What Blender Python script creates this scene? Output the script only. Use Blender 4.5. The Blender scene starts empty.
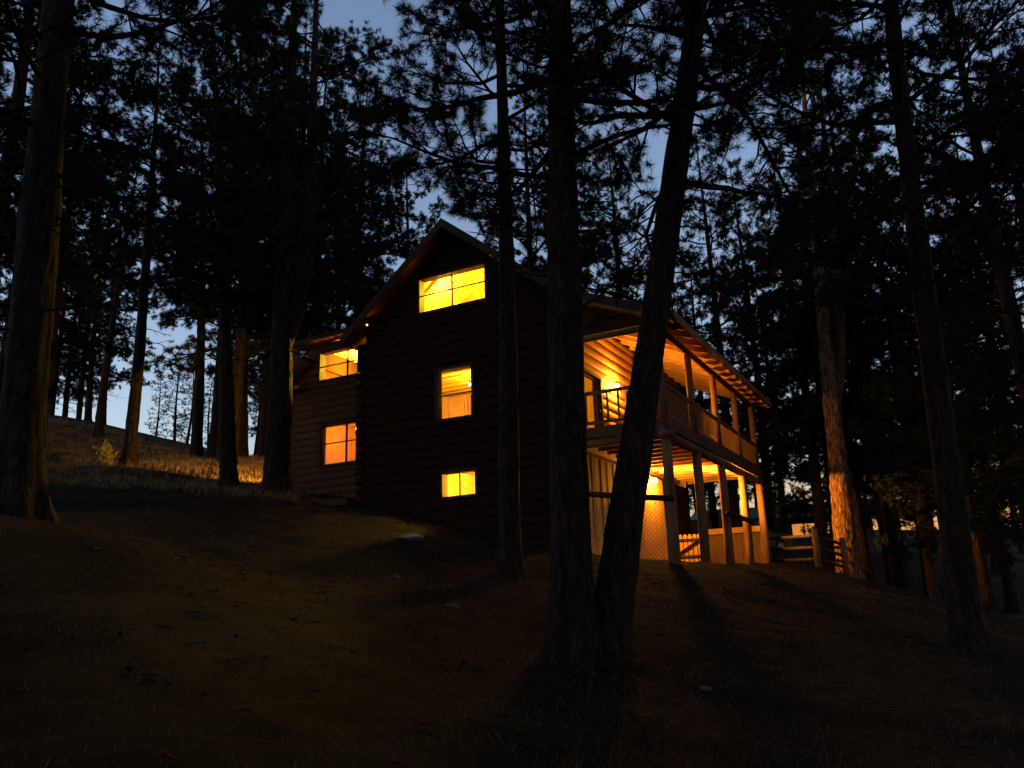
import bpy, bmesh, math, random
import numpy as np
from mathutils import Vector, Matrix
S = bpy.context.scene
COL = S.collection
R = math.radians

# ------------------------------------------------------------------ camera
FPX, PITCH, ROLL = 800.0, R(15.0), R(-1.9)
EYE = np.array([0, 0, 1.6])
fw = np.array([0, math.cos(PITCH), math.sin(PITCH)])
r0 = np.array([1.0, 0, 0]); u0 = np.cross(r0, fw)
rt = math.cos(ROLL) * r0 + math.sin(ROLL) * u0
up = -math.sin(ROLL) * r0 + math.cos(ROLL) * u0
cd = bpy.data.cameras.new("camera"); cam = bpy.data.objects.new("camera", cd); COL.objects.link(cam)
cam.matrix_world = Matrix(((rt[0], up[0], -fw[0], 0), (rt[1], up[1], -fw[1], 0), (rt[2], up[2], -fw[2], 1.6), (0, 0, 0, 1)))
cd.sensor_width = 36; cd.lens = 36 * FPX / 1024; cd.clip_start = 0.1; cd.clip_end = 3000
S.camera = cam

# ------------------------------------------------------------------ dusk sky and exposure
W = bpy.data.worlds.new("World"); S.world = W; W.use_nodes = True
wt = W.node_tree; bg = wt.nodes["Background"]
sk = wt.nodes.new("ShaderNodeTexSky"); sk.sky_type = 'NISHITA'; sk.sun_disc = False
sk.sun_elevation = R(-0.7); sk.sun_rotation = R(-100); sk.altitude = 500
sk.air_density = 1.0; sk.dust_density = 0.4; sk.ozone_density = 1.8
wt.links.new(sk.outputs[0], bg.inputs[0]); bg.inputs[1].default_value = 0.15
S.view_settings.view_transform = 'Standard'; S.view_settings.look = 'None'
S.view_settings.exposure = 3.65; S.view_settings.gamma = 1.0
S.render.engine = 'CYCLES'
S.cycles.use_denoising = True
S.cycles.max_bounces = 6; S.cycles.transparent_max_bounces = 12
S.cycles.sample_clamp_indirect = 1.0

# ------------------------------------------------------------------ materials
def mat(name):
    m = bpy.data.materials.new(name); m.use_nodes = True
    nt = m.node_tree; b = nt.nodes["Principled BSDF"]
    return m, nt, b
def N(nt, t, **kw):
    n = nt.nodes.new(t)
    for k, v in kw.items():
        if k in n.inputs.keys(): n.inputs[k].default_value = v
        else: setattr(n, k, v)
    return n
def ramp(nt, src, stops):
    n = nt.nodes.new("ShaderNodeValToRGB"); e = n.color_ramp.elements
    while len(e) < len(stops): e.new(0.5)
    for x, (p, c) in zip(e, stops): x.position = p; x.color = (*c, 1)
    nt.links.new(src, n.inputs[0]); return n.outputs[0]
def bump(nt, b, src, s, d=0.02):
    n = N(nt, "ShaderNodeBump", Strength=s, Distance=d); nt.links.new(src, n.inputs["Height"])
    nt.links.new(n.outputs[0], b.inputs["Normal"])
def wood(name, dark, light, stretch=(1, 12, 12), rough=0.75, sc=1.0, bs=0.4, spec=0.2):
    m, nt, b = mat(name)
    tc = N(nt, "ShaderNodeTexCoord"); mp = N(nt, "ShaderNodeMapping", Scale=stretch)
    nt.links.new(tc.outputs["Object"], mp.inputs[0])
    n = N(nt, "ShaderNodeTexNoise", Scale=2.0 * sc, Detail=6.0, Roughness=0.65); nt.links.new(mp.outputs[0], n.inputs["Vector"])
    n2 = N(nt, "ShaderNodeTexNoise", Scale=0.9, Detail=3.0); nt.links.new(tc.outputs["Object"], n2.inputs["Vector"])
    mx = N(nt, "ShaderNodeMath", operation='ADD'); nt.links.new(n.outputs[0], mx.inputs[0]); nt.links.new(n2.outputs[0], mx.inputs[1])
    hf = N(nt, "ShaderNodeMath", operation='MULTIPLY'); hf.inputs[1].default_value = 0.5; nt.links.new(mx.outputs[0], hf.inputs[0])
    nt.links.new(ramp(nt, hf.outputs[0], [(0.34, dark), (0.66, light)]), b.inputs["Base Color"])
    b.inputs["Roughness"].default_value = rough; b.inputs["Specular IOR Level"].default_value = spec
    bump(nt, b, n.outputs[0], bs); return m
def plain(name, c, rough=0.6, metal=0.0, var=0.25, spec=0.3):
    m, nt, b = mat(name)
    tc = N(nt, "ShaderNodeTexCoord"); n = N(nt, "ShaderNodeTexNoise", Scale=7.0, Detail=4.0)
    nt.links.new(tc.outputs["Object"], n.inputs["Vector"])
    d = tuple(x * (1 - var) for x in c); l = tuple(min(1, x * (1 + var)) for x in c)
    nt.links.new(ramp(nt, n.outputs[0], [(0.3, d), (0.7, l)]), b.inputs["Base Color"])
    b.inputs["Roughness"].default_value = rough; b.inputs["Metallic"].default_value = metal; b.inputs["Specular IOR Level"].default_value = spec; return m
def emit(name, c, s):
    m = bpy.data.materials.new(name); m.use_nodes = True; nt = m.node_tree
    nt.nodes.clear(); o = nt.nodes.new("ShaderNodeOutputMaterial"); e = N(nt, "ShaderNodeEmission", Strength=s)
    e.inputs[0].default_value = (*c, 1); nt.links.new(e.outputs[0], o.inputs[0]); return m
def glass(name):
    m = bpy.data.materials.new(name); m.use_nodes = True; nt = m.node_tree
    nt.nodes.clear(); o = nt.nodes.new("ShaderNodeOutputMaterial")
    t = N(nt, "ShaderNodeBsdfTransparent"); t.inputs[0].default_value = (0.95, 0.95, 0.93, 1)
    g = N(nt, "ShaderNodeBsdfGlossy", Roughness=0.02); fr = N(nt, "ShaderNodeFresnel", IOR=1.22)
    mx = N(nt, "ShaderNodeMixShader"); nt.links.new(fr.outputs[0], mx.inputs[0])
    nt.links.new(t.outputs[0], mx.inputs[1]); nt.links.new(g.outputs[0], mx.inputs[2]); nt.links.new(mx.outputs[0], o.inputs[0])
    return m
def bark(name, dark, light):
    m, nt, b = mat(name)
    tc = N(nt, "ShaderNodeTexCoord"); mp = N(nt, "ShaderNodeMapping", Scale=(7, 7, 1.7))
    nt.links.new(tc.outputs["Object"], mp.inputs[0])
    n = N(nt, "ShaderNodeTexNoise", Scale=1.6, Detail=7.0, Roughness=0.65); nt.links.new(mp.outputs[0], n.inputs["Vector"])
    wn = N(nt, "ShaderNodeTexNoise", Scale=1.1, Detail=4.0); nt.links.new(mp.outputs[0], wn.inputs["Vector"])
    wm = N(nt, "ShaderNodeMixRGB", blend_type='ADD'); wm.inputs[0].default_value = 1.6; nt.links.new(mp.outputs[0], wm.inputs[1]); nt.links.new(wn.outputs[1], wm.inputs[2])
    v = N(nt, "ShaderNodeTexVoronoi", Scale=1.5, feature='DISTANCE_TO_EDGE'); nt.links.new(wm.outputs[0], v.inputs["Vector"])
    mu = N(nt, "ShaderNodeMath", operation='MULTIPLY'); nt.links.new(v.outputs["Distance"], mu.inputs[0]); mu.inputs[1].default_value = 0.8
    ad = N(nt, "ShaderNodeMath", operation='ADD'); nt.links.new(mu.outputs[0], ad.inputs[0]); nt.links.new(n.outputs[0], ad.inputs[1])
    nt.links.new(ramp(nt, ad.outputs[0], [(0.45, dark), (0.95, light)]), b.inputs["Base Color"])
    b.inputs["Roughness"].default_value = 0.9; b.inputs["Specular IOR Level"].default_value = 0.1
    bump(nt, b, ad.outputs[0], 1.0, 0.05); return m
M = {}
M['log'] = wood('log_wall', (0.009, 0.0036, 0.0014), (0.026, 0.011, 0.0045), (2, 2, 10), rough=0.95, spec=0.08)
M['loglit_wing'] = wood('log_wall_wing_lit', (0.045, 0.018, 0.007), (0.13, 0.055, 0.022), (2, 2, 10), spec=0.1)  # lighter, redder copy of the log colour, standing in for window glow
M['loglit'] = wood('log_wall_lit', (0.16, 0.08, 0.03), (0.42, 0.25, 0.10), (2, 2, 10))  # lighter copy of the log colour, lamplight put into the porch wall
M['soffit'] = wood('soffit_board', (0.06, 0.022, 0.008), (0.15, 0.06, 0.02), (1, 9, 4))
M['pine'] = wood('pine_board', (0.34, 0.19, 0.07), (0.56, 0.36, 0.15), (2, 2, 9))
M['ceil'] = wood('ceiling_board', (0.22, 0.11, 0.04), (0.50, 0.30, 0.12), (1, 9, 4))
M['trim'] = wood('trim_board', (0.015, 0.0075, 0.0035), (0.045, 0.022, 0.010), (3, 3, 3))
M['post'] = wood('post_log', (0.09, 0.045, 0.018), (0.26, 0.14, 0.055), (9, 9, 1))
M['deck'] = wood('deck_board', (0.045, 0.024, 0.012), (0.12, 0.065, 0.03), (3, 3, 3))
M['rail'] = wood('railing_wood', (0.08, 0.04, 0.02), (0.19, 0.10, 0.045), (4, 4, 4))
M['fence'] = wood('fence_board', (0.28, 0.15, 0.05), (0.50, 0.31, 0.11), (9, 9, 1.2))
M['grey'] = wood('weathered_rail', (0.022, 0.017, 0.012), (0.065, 0.048, 0.034), (3, 3, 3))
M['roof'] = plain('roof_shingle', (0.035, 0.03, 0.028), 0.9)
M['metal'] = plain('dark_metal', (0.05, 0.045, 0.04), 0.45, 0.8)
M['wire'] = plain('galvanised_wire', (0.30, 0.28, 0.25), 0.5, 0.7)
M['glass'] = glass('window_glass')
M['bulb'] = emit('lamp_bulb', (1.0, 0.62, 0.22), 6.0)
M['bulbin'] = emit('room_bulb', (1.0, 0.66, 0.2), 1.2)
M['farwin'] = emit('far_lit_window', (1.0, 0.38, 0.08), 0.055)
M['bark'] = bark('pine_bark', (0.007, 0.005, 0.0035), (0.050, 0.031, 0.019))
M['barklit'] = bark('orange_pine_bark_lit', (0.045, 0.022, 0.009), (0.34, 0.185, 0.08))  # orange bark, lightened so the lamplit trunk shows brighter
M['twig'] = plain('twig_bark', (0.013, 0.009, 0.006), 0.95, spec=0.05)
M['needle'] = plain('pine_needle', (0.018, 0.025, 0.010), 0.9, spec=0.04)
M['needle2'] = plain('pine_needle_dark', (0.013, 0.020, 0.009), 0.9, spec=0.04)
M['shrub'] = plain('shrub_leaf', (0.32, 0.28, 0.07), 0.7)
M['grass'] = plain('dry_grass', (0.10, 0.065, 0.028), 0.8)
M['rock'] = plain('dark_rough_stone', (0.05, 0.042, 0.035), 0.95)
M['stone'] = plain('pale_stone', (0.26, 0.23, 0.20), 0.9)
def sheer(name, c):
    m = bpy.data.materials.new(name); m.use_nodes = True; nt = m.node_tree; nt.nodes.clear()
    o = nt.nodes.new("ShaderNodeOutputMaterial"); d = nt.nodes.new("ShaderNodeBsdfDiffuse"); t = nt.nodes.new("ShaderNodeBsdfTranslucent")
    tc = N(nt, "ShaderNodeTexCoord"); n = N(nt, "ShaderNodeTexNoise", Scale=30.0, Detail=3.0); nt.links.new(tc.outputs["Object"], n.inputs["Vector"])
    cc = ramp(nt, n.outputs[0], [(.3, tuple(x * .85 for x in c)), (.7, c)]); nt.links.new(cc, d.inputs[0]); nt.links.new(cc, t.inputs[0])
    mx = N(nt, "ShaderNodeMixShader"); mx.inputs[0].default_value = 0.65; nt.links.new(d.outputs[0], mx.inputs[1]); nt.links.new(t.outputs[0], mx.inputs[2]); nt.links.new(mx.outputs[0], o.inputs[0]); return m
M['cloth'] = sheer('curtain_cloth', (0.80, 0.62, 0.36))
M['paint'] = plain('pale_car_paint', (0.06, 0.06, 0.06), 0.3, 0.2, 0.05)
M['paint2'] = plain('dark_car_paint', (0.04, 0.04, 0.045), 0.3, 0.2, 0.05)
M['carglass'] = plain('car_glass', (0.03, 0.035, 0.04), 0.05)
M['tyre'] = plain('tyre_rubber', (0.02, 0.02, 0.02), 0.9)
M['stucco'] = plain('far_siding', (0.07, 0.05, 0.04), 0.9)

# ------------------------------------------------------------------ helpers
def tag(o, label=None, cat=None, group=None, kind=None):
    if label: o['label'] = label
    if cat: o['category'] = cat
    if group: o['group'] = group
    if kind: o['kind'] = kind
    return o
def empty(name, loc=(0, 0, 0), rz=0.0):
    o = bpy.data.objects.new(name, None); COL.objects.link(o); o.location = loc; o.rotation_euler = (0, 0, rz)
    o.empty_display_size = 0.3; return o
def link(name, me, parent=None):
    o = bpy.data.objects.new(name, me); COL.objects.link(o)
    if parent is not None: o.parent = parent
    return o
def npmesh(name, V, F, mats, smooth=False, fmat=None):
    """V (n,3) array, F: (m,k) int array of equal sized faces or a list of such arrays"""
    if not isinstance(F, list): F = [F]
    F = [f for f in F if len(f)]
    me = bpy.data.meshes.new(name)
    V = np.asarray(V, np.float32)
    nl = sum(f.size for f in F); npol = sum(len(f) for f in F)
    me.vertices.add(len(V)); me.vertices.foreach_set("co", V.ravel())
    me.loops.add(nl); me.loops.foreach_set("vertex_index", np.concatenate([f.ravel() for f in F]).astype(np.int32))
    tot = np.concatenate([np.full(len(f), f.shape[1], np.int32) for f in F])
    st = np.concatenate([[0], np.cumsum(tot)[:-1]]).astype(np.int32)
    me.polygons.add(npol); me.polygons.foreach_set("loop_start", st); me.polygons.foreach_set("loop_total", tot)
    if smooth: me.polygons.foreach_set("use_smooth", np.ones(npol, bool))
    for m in (mats if isinstance(mats, (list, tuple)) else [mats]): me.materials.append(m)
    if fmat is not None: me.polygons.foreach_set("material_index", np.asarray(fmat, np.int32))
    me.update(calc_edges=True); me.validate(); return me
class MB:
    """collects quads, boxes, bars and tubes into one mesh"""
    def __init__(s): s.v = []; s.f = []; s.m = []
    def quad(s, pts, mi=0):
        b = len(s.v); s.v += [tuple(p) for p in pts]; s.f.append(tuple(range(b, b + len(pts)))); s.m.append(mi)
    def box(s, a, b, mi=0):
        (x0, y0, z0), (x1, y1, z1) = [min(p, q) for p, q in zip(a, b)], [max(p, q) for p, q in zip(a, b)]
        s.hexa([(x0, y0, z0), (x1, y0, z0), (x1, y1, z0), (x0, y1, z0), (x0, y0, z1), (x1, y0, z1), (x1, y1, z1), (x0, y1, z1)], mi)
    def hexa(s, p, mi=0):
        b = len(s.v); s.v += [tuple(q) for q in p]
        for q in ((0, 3, 2, 1), (4, 5, 6, 7), (0, 1, 5, 4), (1, 2, 6, 5), (2, 3, 7, 6), (3, 0, 4, 7)):
            s.f.append(tuple(b + i for i in q)); s.m.append(mi)
    def bar(s, p, q, w, h, upv=(0, 0, 1), mi=0):
        p, q = Vector(p), Vector(q); d = (q - p).normalized(); u = Vector(upv)
        sd = d.cross(u).normalized() * (w / 2); uu = sd.normalized().cross(d).normalized() * (h / 2)
        s.hexa([p - sd - uu, q - sd - uu, q + sd - uu, p + sd - uu, p - sd + uu, q - sd + uu, q + sd + uu, p + sd + uu], mi)
    def tube(s, pts, rads, n=10, mi=0, wob=0.0, rng=random):
        rings = []; pts = [Vector(p) for p in pts]
        for i, p in enumerate(pts):
            d = (pts[min(i + 1, len(pts) - 1)] - pts[max(i - 1, 0)]).normalized()
            a = d.orthogonal().normalized() if abs(d.z) < .9 else Vector((1, 0, 0)).cross(d).normalized()
            c = d.cross(a); b0 = len(s.v); r = rads[i] if hasattr(rads, '__len__') else rads
            for k in range(n):
                t = 2 * math.pi * k / n; q = r * (1 + wob * rng.uniform(-1, 1))
                s.v.append(tuple(p + a * (q * math.cos(t)) + c * (q * math.sin(t))))
            rings.append(b0)
        for i in range(len(rings) - 1):
            for k in range(n):
                s.f.append((rings[i] + k, rings[i] + (k + 1) % n, rings[i + 1] + (k + 1) % n, rings[i + 1] + k)); s.m.append(mi)
        s.f.append(tuple(rings[0] + k for k in reversed(range(n)))); s.m.append(mi)
        s.f.append(tuple(rings[-1] + k for k in range(n))); s.m.append(mi)
    def build(s, name, mats, parent=None, smooth=False, bevel=0.0):
        me = bpy.data.meshes.new(name); me.from_pydata(s.v, [], s.f)
        for m in (mats if isinstance(mats, (list, tuple)) else [mats]): me.materials.append(m)
        me.polygons.foreach_set("material_index", s.m)
        if smooth: me.polygons.foreach_set("use_smooth", [True] * len(s.f))
        me.update(); o = link(name, me, parent)
        if bevel:
            b = o.modifiers.new("bevel", 'BEVEL'); b.width = bevel; b.segments = 2; b.limit_method = 'ANGLE'
        return o
def ray(x, y): return fw + rt * (x - 512) / FPX - up * (y - 384) / FPX
def at(x, y, d):
    q = ray(x, y); return EYE + q * d / q[1]

# ------------------------------------------------------------------ house frame
YAW = R(28.1)
HV = np.array([math.sin(YAW), math.cos(YAW), 0]); HU = np.array([-math.cos(YAW), math.sin(YAW), 0])
A0 = np.array([3.718, 19.3, 2.305])
def HW(u, v, z): return A0 + HU * u + HV * v + np.array([0, 0, z])   # house coords -> world
def L(u, v, z): return (-u, v, z)                                    # house coords -> local of the cabin

# ------------------------------------------------------------------ ground: one sheet through surveyed points
ctrl = [(0, -8, -.9), (0, 0, 0), (-10, 0, 1.6), (10, 0, -.9), (-14, 8, 3.6), (-30, 0, 5), (30, 0, -2), (0, -40, -4), (-40, -40, 3), (40, -40, -6)]
for p in [(512, 768, 5.7), (590, 662, 9.5), (510, 575, 15), (20, 502, 11), (265, 491, 25), (130, 478, 26), (35, 469, 29), (128, 465, 29),
          (60, 450, 34), (60, 416, 46), (146, 434, 47), (215, 452, 48), (848, 572, 22), (965, 634, 12), (817, 563, 27), (740, 549, 45), (800, 546, 60),
          (900, 600, 40), (900, 546, 70), (1020, 560, 60), (870, 588, 25), (950, 611, 20), (1020, 705, 9), (300, 620, 9), (400, 530, 19), (160, 560, 14),
          (640, 600, 14), (760, 610, 14), (880, 640, 13), (900, 605, 30), (1020, 600, 40)]:
    ctrl.append(tuple(at(*p)))
for u, v, z in [(0, 0, 0), (0, 2.65, .05), (0, 5.3, .06), (0, 8, .06), (0, 10.6, .1), (2.6, 0, .3), (9.5, -.3, 2.25), (6, -.3, 1.2), (13.4, .8, 3.0), (13.6, 6, 3.6), (13, 11, 4.2),
                (2.6, 5, -.02), (2.6, 10.6, .1), (-2, 5, -.2), (-2, 9, -.1), (1, 14, .3)]:
    ctrl.append(tuple(HW(u, v, z)))
ctrl += [(-90, 60, 19), (-60, 100, 18), (0, 110, 13), (70, 120, 9), (120, 60, 4), (150, 0, 0), (-120, 0, 14), (0, 70, 9), (200, 200, 14), (-200, 200, 26), (0, 220, 18), (250, -50, -4), (-250, -50, 12)]
CP = np.array(ctrl)
def _k(r2): return np.where(r2 > 0, 0.5 * r2 * np.log(np.maximum(r2, 1e-12)), 0)
_n = len(CP)
_D = ((CP[:, None, :2] - CP[None, :, :2]) ** 2).sum(-1)
_A = np.zeros((_n + 3, _n + 3)); _A[:_n, :_n] = _k(_D) + np.eye(_n) * 3.0
_A[:_n, _n] = 1; _A[:_n, _n + 1:] = CP[:, :2]; _A[_n:, :_n] = _A[:_n, _n:].T
_w = np.linalg.solve(_A, np.concatenate([CP[:, 2], [0, 0, 0]]))
def ground(x, y):
    x = np.atleast_1d(np.asarray(x, float)); y = np.atleast_1d(np.asarray(y, float)); out = np.zeros(len(x))
    for s in range(0, len(x), 20000):
        X, Y = x[s:s + 20000], y[s:s + 20000]
        d = (X[:, None] - CP[:, 0]) ** 2 + (Y[:, None] - CP[:, 1]) ** 2
        out[s:s + 20000] = _k(d) @ _w[:_n] + _w[_n] + _w[_n + 1] * X + _w[_n + 2] * Y
    # little bumps, fading far away
    b = 0.035 * np.sin(1.9 * x + 1.3 * np.sin(0.8 * y)) * np.sin(1.6 * y + 0.7) + 0.02 * np.sin(4.3 * x + 2.1 * y) * np.sin(3.7 * y - 1.2 * x) + 0.07 * np.sin(.55 * x + 1) * np.sin(.62 * y + .4)
    return out + b * np.exp(-((x ** 2 + y ** 2) / 60 ** 2))
def gz(x, y): return float(ground(x, y)[0])
def axis_pts(lo, hi, c0, c1, fine):
    a = list(np.arange(c0, c1, fine)); s = fine; p = c1
    while p < hi: a.append(p); s *= 1.18; p += s
    a.append(hi); s = fine; p = c0 - fine; l = []
    while p > lo: l.append(p); s *= 1.18; p -= s
    l.append(lo); return np.array(l[::-1] + a)
gx = axis_pts(-280, 280, -20, 16, 0.2); gy = axis_pts(-60, 320, 3, 36, 0.2)
GX, GY = np.meshgrid(gx, gy); GZ = ground(GX.ravel(), GY.ravel())
rng = np.random.default_rng(5)
near = (np.abs(GX.ravel()) < 22) & (GY.ravel() < 40)
GZ = GZ + np.where(near, rng.normal(0, .012, GZ.size), 0)
nx, ny = len(gx), len(gy); idx = np.arange(nx * ny).reshape(ny, nx)
GF = np.stack([idx[:-1, :-1], idx[:-1, 1:], idx[1:, 1:], idx[1:, :-1]], -1).reshape(-1, 4)
m, nt, b = mat('forest_floor')
tc = N(nt, "ShaderNodeTexCoord")
n1 = N(nt, "ShaderNodeTexNoise", Scale=0.35, Detail=5.0, Roughness=0.6); n2 = N(nt, "ShaderNodeTexNoise", Scale=6.0, Detail=8.0, Roughness=0.7)
n3 = N(nt, "ShaderNodeTexNoise", Scale=40.0, Detail=4.0, Roughness=0.7)
for n in (n1, n2, n3): nt.links.new(tc.outputs["Object"], n.inputs["Vector"])
c1 = ramp(nt, n1.outputs[0], [(0.38, (0.006, 0.0042, 0.0024)), (0.50, (0.012, 0.0083, 0.0043)), (0.66, (0.030, 0.021, 0.0095))])
c2 = ramp(nt, n2.outputs[0], [(0.30, (0.35, 0.33, 0.32)), (0.50, (0.85, 0.85, 0.85)), (0.72, (1.5, 1.4, 1.2))])
mx = N(nt, "ShaderNodeMix", data_type='RGBA', blend_type='MULTIPLY'); mx.inputs[0].default_value = 1.0
nt.links.new(c1, mx.inputs[6]); nt.links.new(c2, mx.inputs[7]); nt.links.new(mx.outputs[2], b.inputs["Base Color"])
b.inputs["Roughness"].default_value = 0.95; b.inputs["Specular IOR Level"].default_value = 0.05
ad = N(nt, "ShaderNodeMath", operation='ADD'); nt.links.new(n2.outputs[0], ad.inputs[0]); nt.links.new(n3.outputs[0], ad.inputs[1])
bump(nt, b, ad.outputs[0], 0.9, 0.06)
g = link('ground', npmesh('ground', np.stack([GX.ravel(), GY.ravel(), GZ], 1), GF, m, True)); tag(g, 'sloping forest floor of dirt, needles and dry grass', 'ground', kind='structure')

# ------------------------------------------------------------------ the log cabin
cabin = empty('log_cabin', tuple(A0), -YAW)
tag(cabin, 'tall dark log cabin with glowing yellow windows and a covered side deck', 'house')
def log_wall(name, z0, z1, ext, holes, P, course=0.30, bulge=0.055, thick=0.2, mats=None, parent=cabin, flat=False):
    """stacked log courses; ext(z)->(a0,a1); holes (a0,a1,z0,z1); P(a,z,out)->local point"""
    mb = MB(); zs = {round(z0, 4), round(z1, 4)}; k = 0
    z = z0
    while z < z1:
        for t in (0, .1, .25, .5, .75, .9): 
            if z + t * course < z1: zs.add(round(z + t * course, 4))
        z += course
    for h in holes: zs |= {round(h[2], 4), round(h[3], 4)}
    zs = sorted(q for q in zs if z0 <= q <= z1)
    def off(z):
        t = ((z - z0) / course) % 1.0; s = 2 * t - 1
        return 0.0 if flat else bulge * math.sqrt(max(0, 1 - s * s)) 
    for za, zb in zip(zs[:-1], zs[1:]):
        if zb - za < 1e-4: continue
        zm = (za + zb) / 2; ea, eb = ext(za), ext(zb); em = ext(zm)
        if em[1] - em[0] < 0.02: continue
        oa, ob = off(za + 1e-6), off(zb - 1e-6)
        cuts = sorted((h[0], h[1]) for h in holes if h[2] < zm < h[3])
        segs = []; cur = None
        for h in cuts:
            segs.append((cur, h[0])); cur = h[1]
        segs.append((cur, None))
        for s, e in segs:
            sa, sb = (ea[0], eb[0]) if s is None else (s, s)
            fa, fb = (ea[1], eb[1]) if e is None else (e, e)
            if fa - sa < 1e-3 and fb - sb < 1e-3: continue
            mb.quad([P(sa, za, oa), P(fa, za, oa), P(fb, zb, ob), P(sb, zb, ob)], 0)
            mb.quad([P(sa, za, -thick), P(fa, za, -thick), P(fb, zb, -thick), P(sb, zb, -thick)], 1)
            mb.quad([P(sa, za, -thick), P(sa, za, oa), P(sb, zb, ob), P(sb, zb, -thick)], 0)
            mb.quad([P(fa, za, -thick), P(fa, za, oa), P(fb, zb, ob), P(fb, zb, -thick)], 0)
    return mb.build(name, mats or [M['log'], M['pine']], parent)
SL, RU, RZ = 0.81, 6.08, 10.23        # main roof slope, ridge u, ridge z (top of roof)
def roofz(u): return RZ - SL * abs(u - RU)
def gable(z, lo=2.6, hi=9.28):
    lim = (RZ - 0.165 - z) / SL
    return (max(lo, RU - lim), min(hi, RU + lim))
WIN = {'top': (4.96, 7.26, 7.66, 8.74), 'mid': (5.48, 6.66, 4.29, 5.76), 'bot': (5.41, 6.50, 2.07, 2.74)}
PF = lambda a, z, o: L(a, -o, z)
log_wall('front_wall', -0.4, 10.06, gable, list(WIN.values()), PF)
# overlapping log ends at the left corner, with gaps between the courses
for k in range(18):
    z = 1.75 + .3 * k + .15
    if z > 7.0: break
    mb = MB(); mb.tube([L(9.25, .07, z), L(9.62 + .03 * math.sin(k * 5), .07, z)], .118, 12); mb.build('log_end', M['log'], cabin, True)
PW = lambda a, z, o: L(a, 1.0 - o, z)                    # set-back wing
WINW = {'upper': (10.40, 12.02, 6.53, 7.49), 'lower': (10.40, 11.90, 3.66, 4.97)}
def wing_ext(z):
    hi = 13.4 if z < 6.45 else (13.4 - (z - 6.45) / .86 if z < 7.18 else 12.55)
    return (9.35, max(hi, 12.55))
log_wall('wing_wall', 2.2, 7.82, wing_ext, list(WINW.values()), PW, course=.24, bulge=.04, mats=[M['loglit_wing'], M['pine']])
PS = lambda a, z, o: L(2.6 - o, a, z)                    # porch side wall
DOOR = (1.1, 2.35, 3.47, 5.40); SWIN = (4.45, 5.45, 4.15, 5.42)
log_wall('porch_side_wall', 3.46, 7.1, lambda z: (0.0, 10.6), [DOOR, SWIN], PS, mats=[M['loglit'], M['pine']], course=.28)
PL = lambda a, z, o: L(9.48 + o, a, z)
log_wall('far_side_wall', 1.0, 7.2, lambda z: (0.2, 10.6), [], PL)
PB = lambda a, z, o: L(a, 10.6 + o, z)
log_wall('rear_wall', -0.3, 10.06, lambda z: gable(z, 2.6, 9.48), [], PB)
PWL = lambda a, z, o: L(13.4 + o, a, z)
log_wall('wing_side_wall', 2.2, 6.4, lambda z: (1.0, 8.0), [], PWL, course=.24, bulge=.04)
PWB = lambda a, z, o: L(a, 8.0 + o, z)
log_wall('wing_rear_wall', 2.2, 7.82, wing_ext, [], PWB, course=.24, bulge=.04)
mb = MB(); mb.box(L(12.5, 1.0, 7.15), L(12.4, 8.0, 7.82)); mb.build('dormer_cheek', M['log'], cabin)
# lower side wall of upright boards under the deck
rd = random.Random(3); mb = MB(); v = 0.06
while v < 7.45:
    w = .15 + rd.uniform(-.01, .02); o = rd.uniform(0, .012)
    mb.box(L(2.6 - .022 - o, v, -.35), L(2.6, v + w - .006, 2.98 + rd.uniform(-.02, .02))); v += w
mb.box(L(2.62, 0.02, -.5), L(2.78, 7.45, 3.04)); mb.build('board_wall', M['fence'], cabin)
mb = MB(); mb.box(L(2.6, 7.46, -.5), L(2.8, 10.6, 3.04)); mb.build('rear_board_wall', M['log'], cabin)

def slab(name, pts, th, mats, parent=cabin):             # pts: 4 top corners in house coords; extruded down
    mb = MB(); t = [L(*p) for p in pts]; bt = [L(p[0], p[1], p[2] - th) for p in pts]
    mb.hexa(bt + t)
    mb.m = [1, 0, 0, 0, 0, 0]
    return mb.build(name, mats, parent)
RM = [M['roof'], M['ceil']]
V0, V1 = -0.6, 11.2
rf = slab('main_roof', [(RU, V0, RZ), (9.8, V0, roofz(9.8)), (9.8, V1, roofz(9.8)), (RU, V1, RZ)], .16, [M['roof'], M['soffit']])
slab('main_roof_slope', [(RU, V0, RZ), (2.35, V0, roofz(2.35)), (2.35, V1, roofz(2.35)), (RU, V1, RZ)], .16, [M['roof'], M['soffit']], rf)
mb = MB()
for e in (9.82, 2.55):
    mb.hexa([L(RU, V0 - .035, RZ - .26), L(e, V0 - .035, roofz(e) - .26), L(e, V0 - .005, roofz(e) - .26), L(RU, V0 - .005, RZ - .26),
             L(RU, V0 - .035, RZ + .02), L(e, V0 - .035, roofz(e) + .02), L(e, V0 - .005, roofz(e) + .02), L(RU, V0 - .005, RZ + .02)])
mb.build('rake_board', M['trim'], rf)
mb = MB(); mb.box(L(9.80, V0, roofz(9.8) - .22), L(9.84, V1, roofz(9.8) + .01)); mb.build('fascia', M['trim'], rf)
# wing roofs
wr = slab('wing_roof', [(13.75, .55, 6.28), (13.75, 8.4, 6.28), (12.45, 8.4, 7.40), (12.45, .55, 7.40)], .14, RM)
mb = MB(); mb.box(L(12.62, .62, 6.30), L(13.72, .96, 6.42)); mb.build('eave_return', M['post'], wr)
slab('dormer_roof', [(12.95, .55, 7.98), (12.95, 8.4, 7.98), (8.8, 8.4, 8.08), (8.8, .55, 8.08)], .16, RM)
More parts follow.
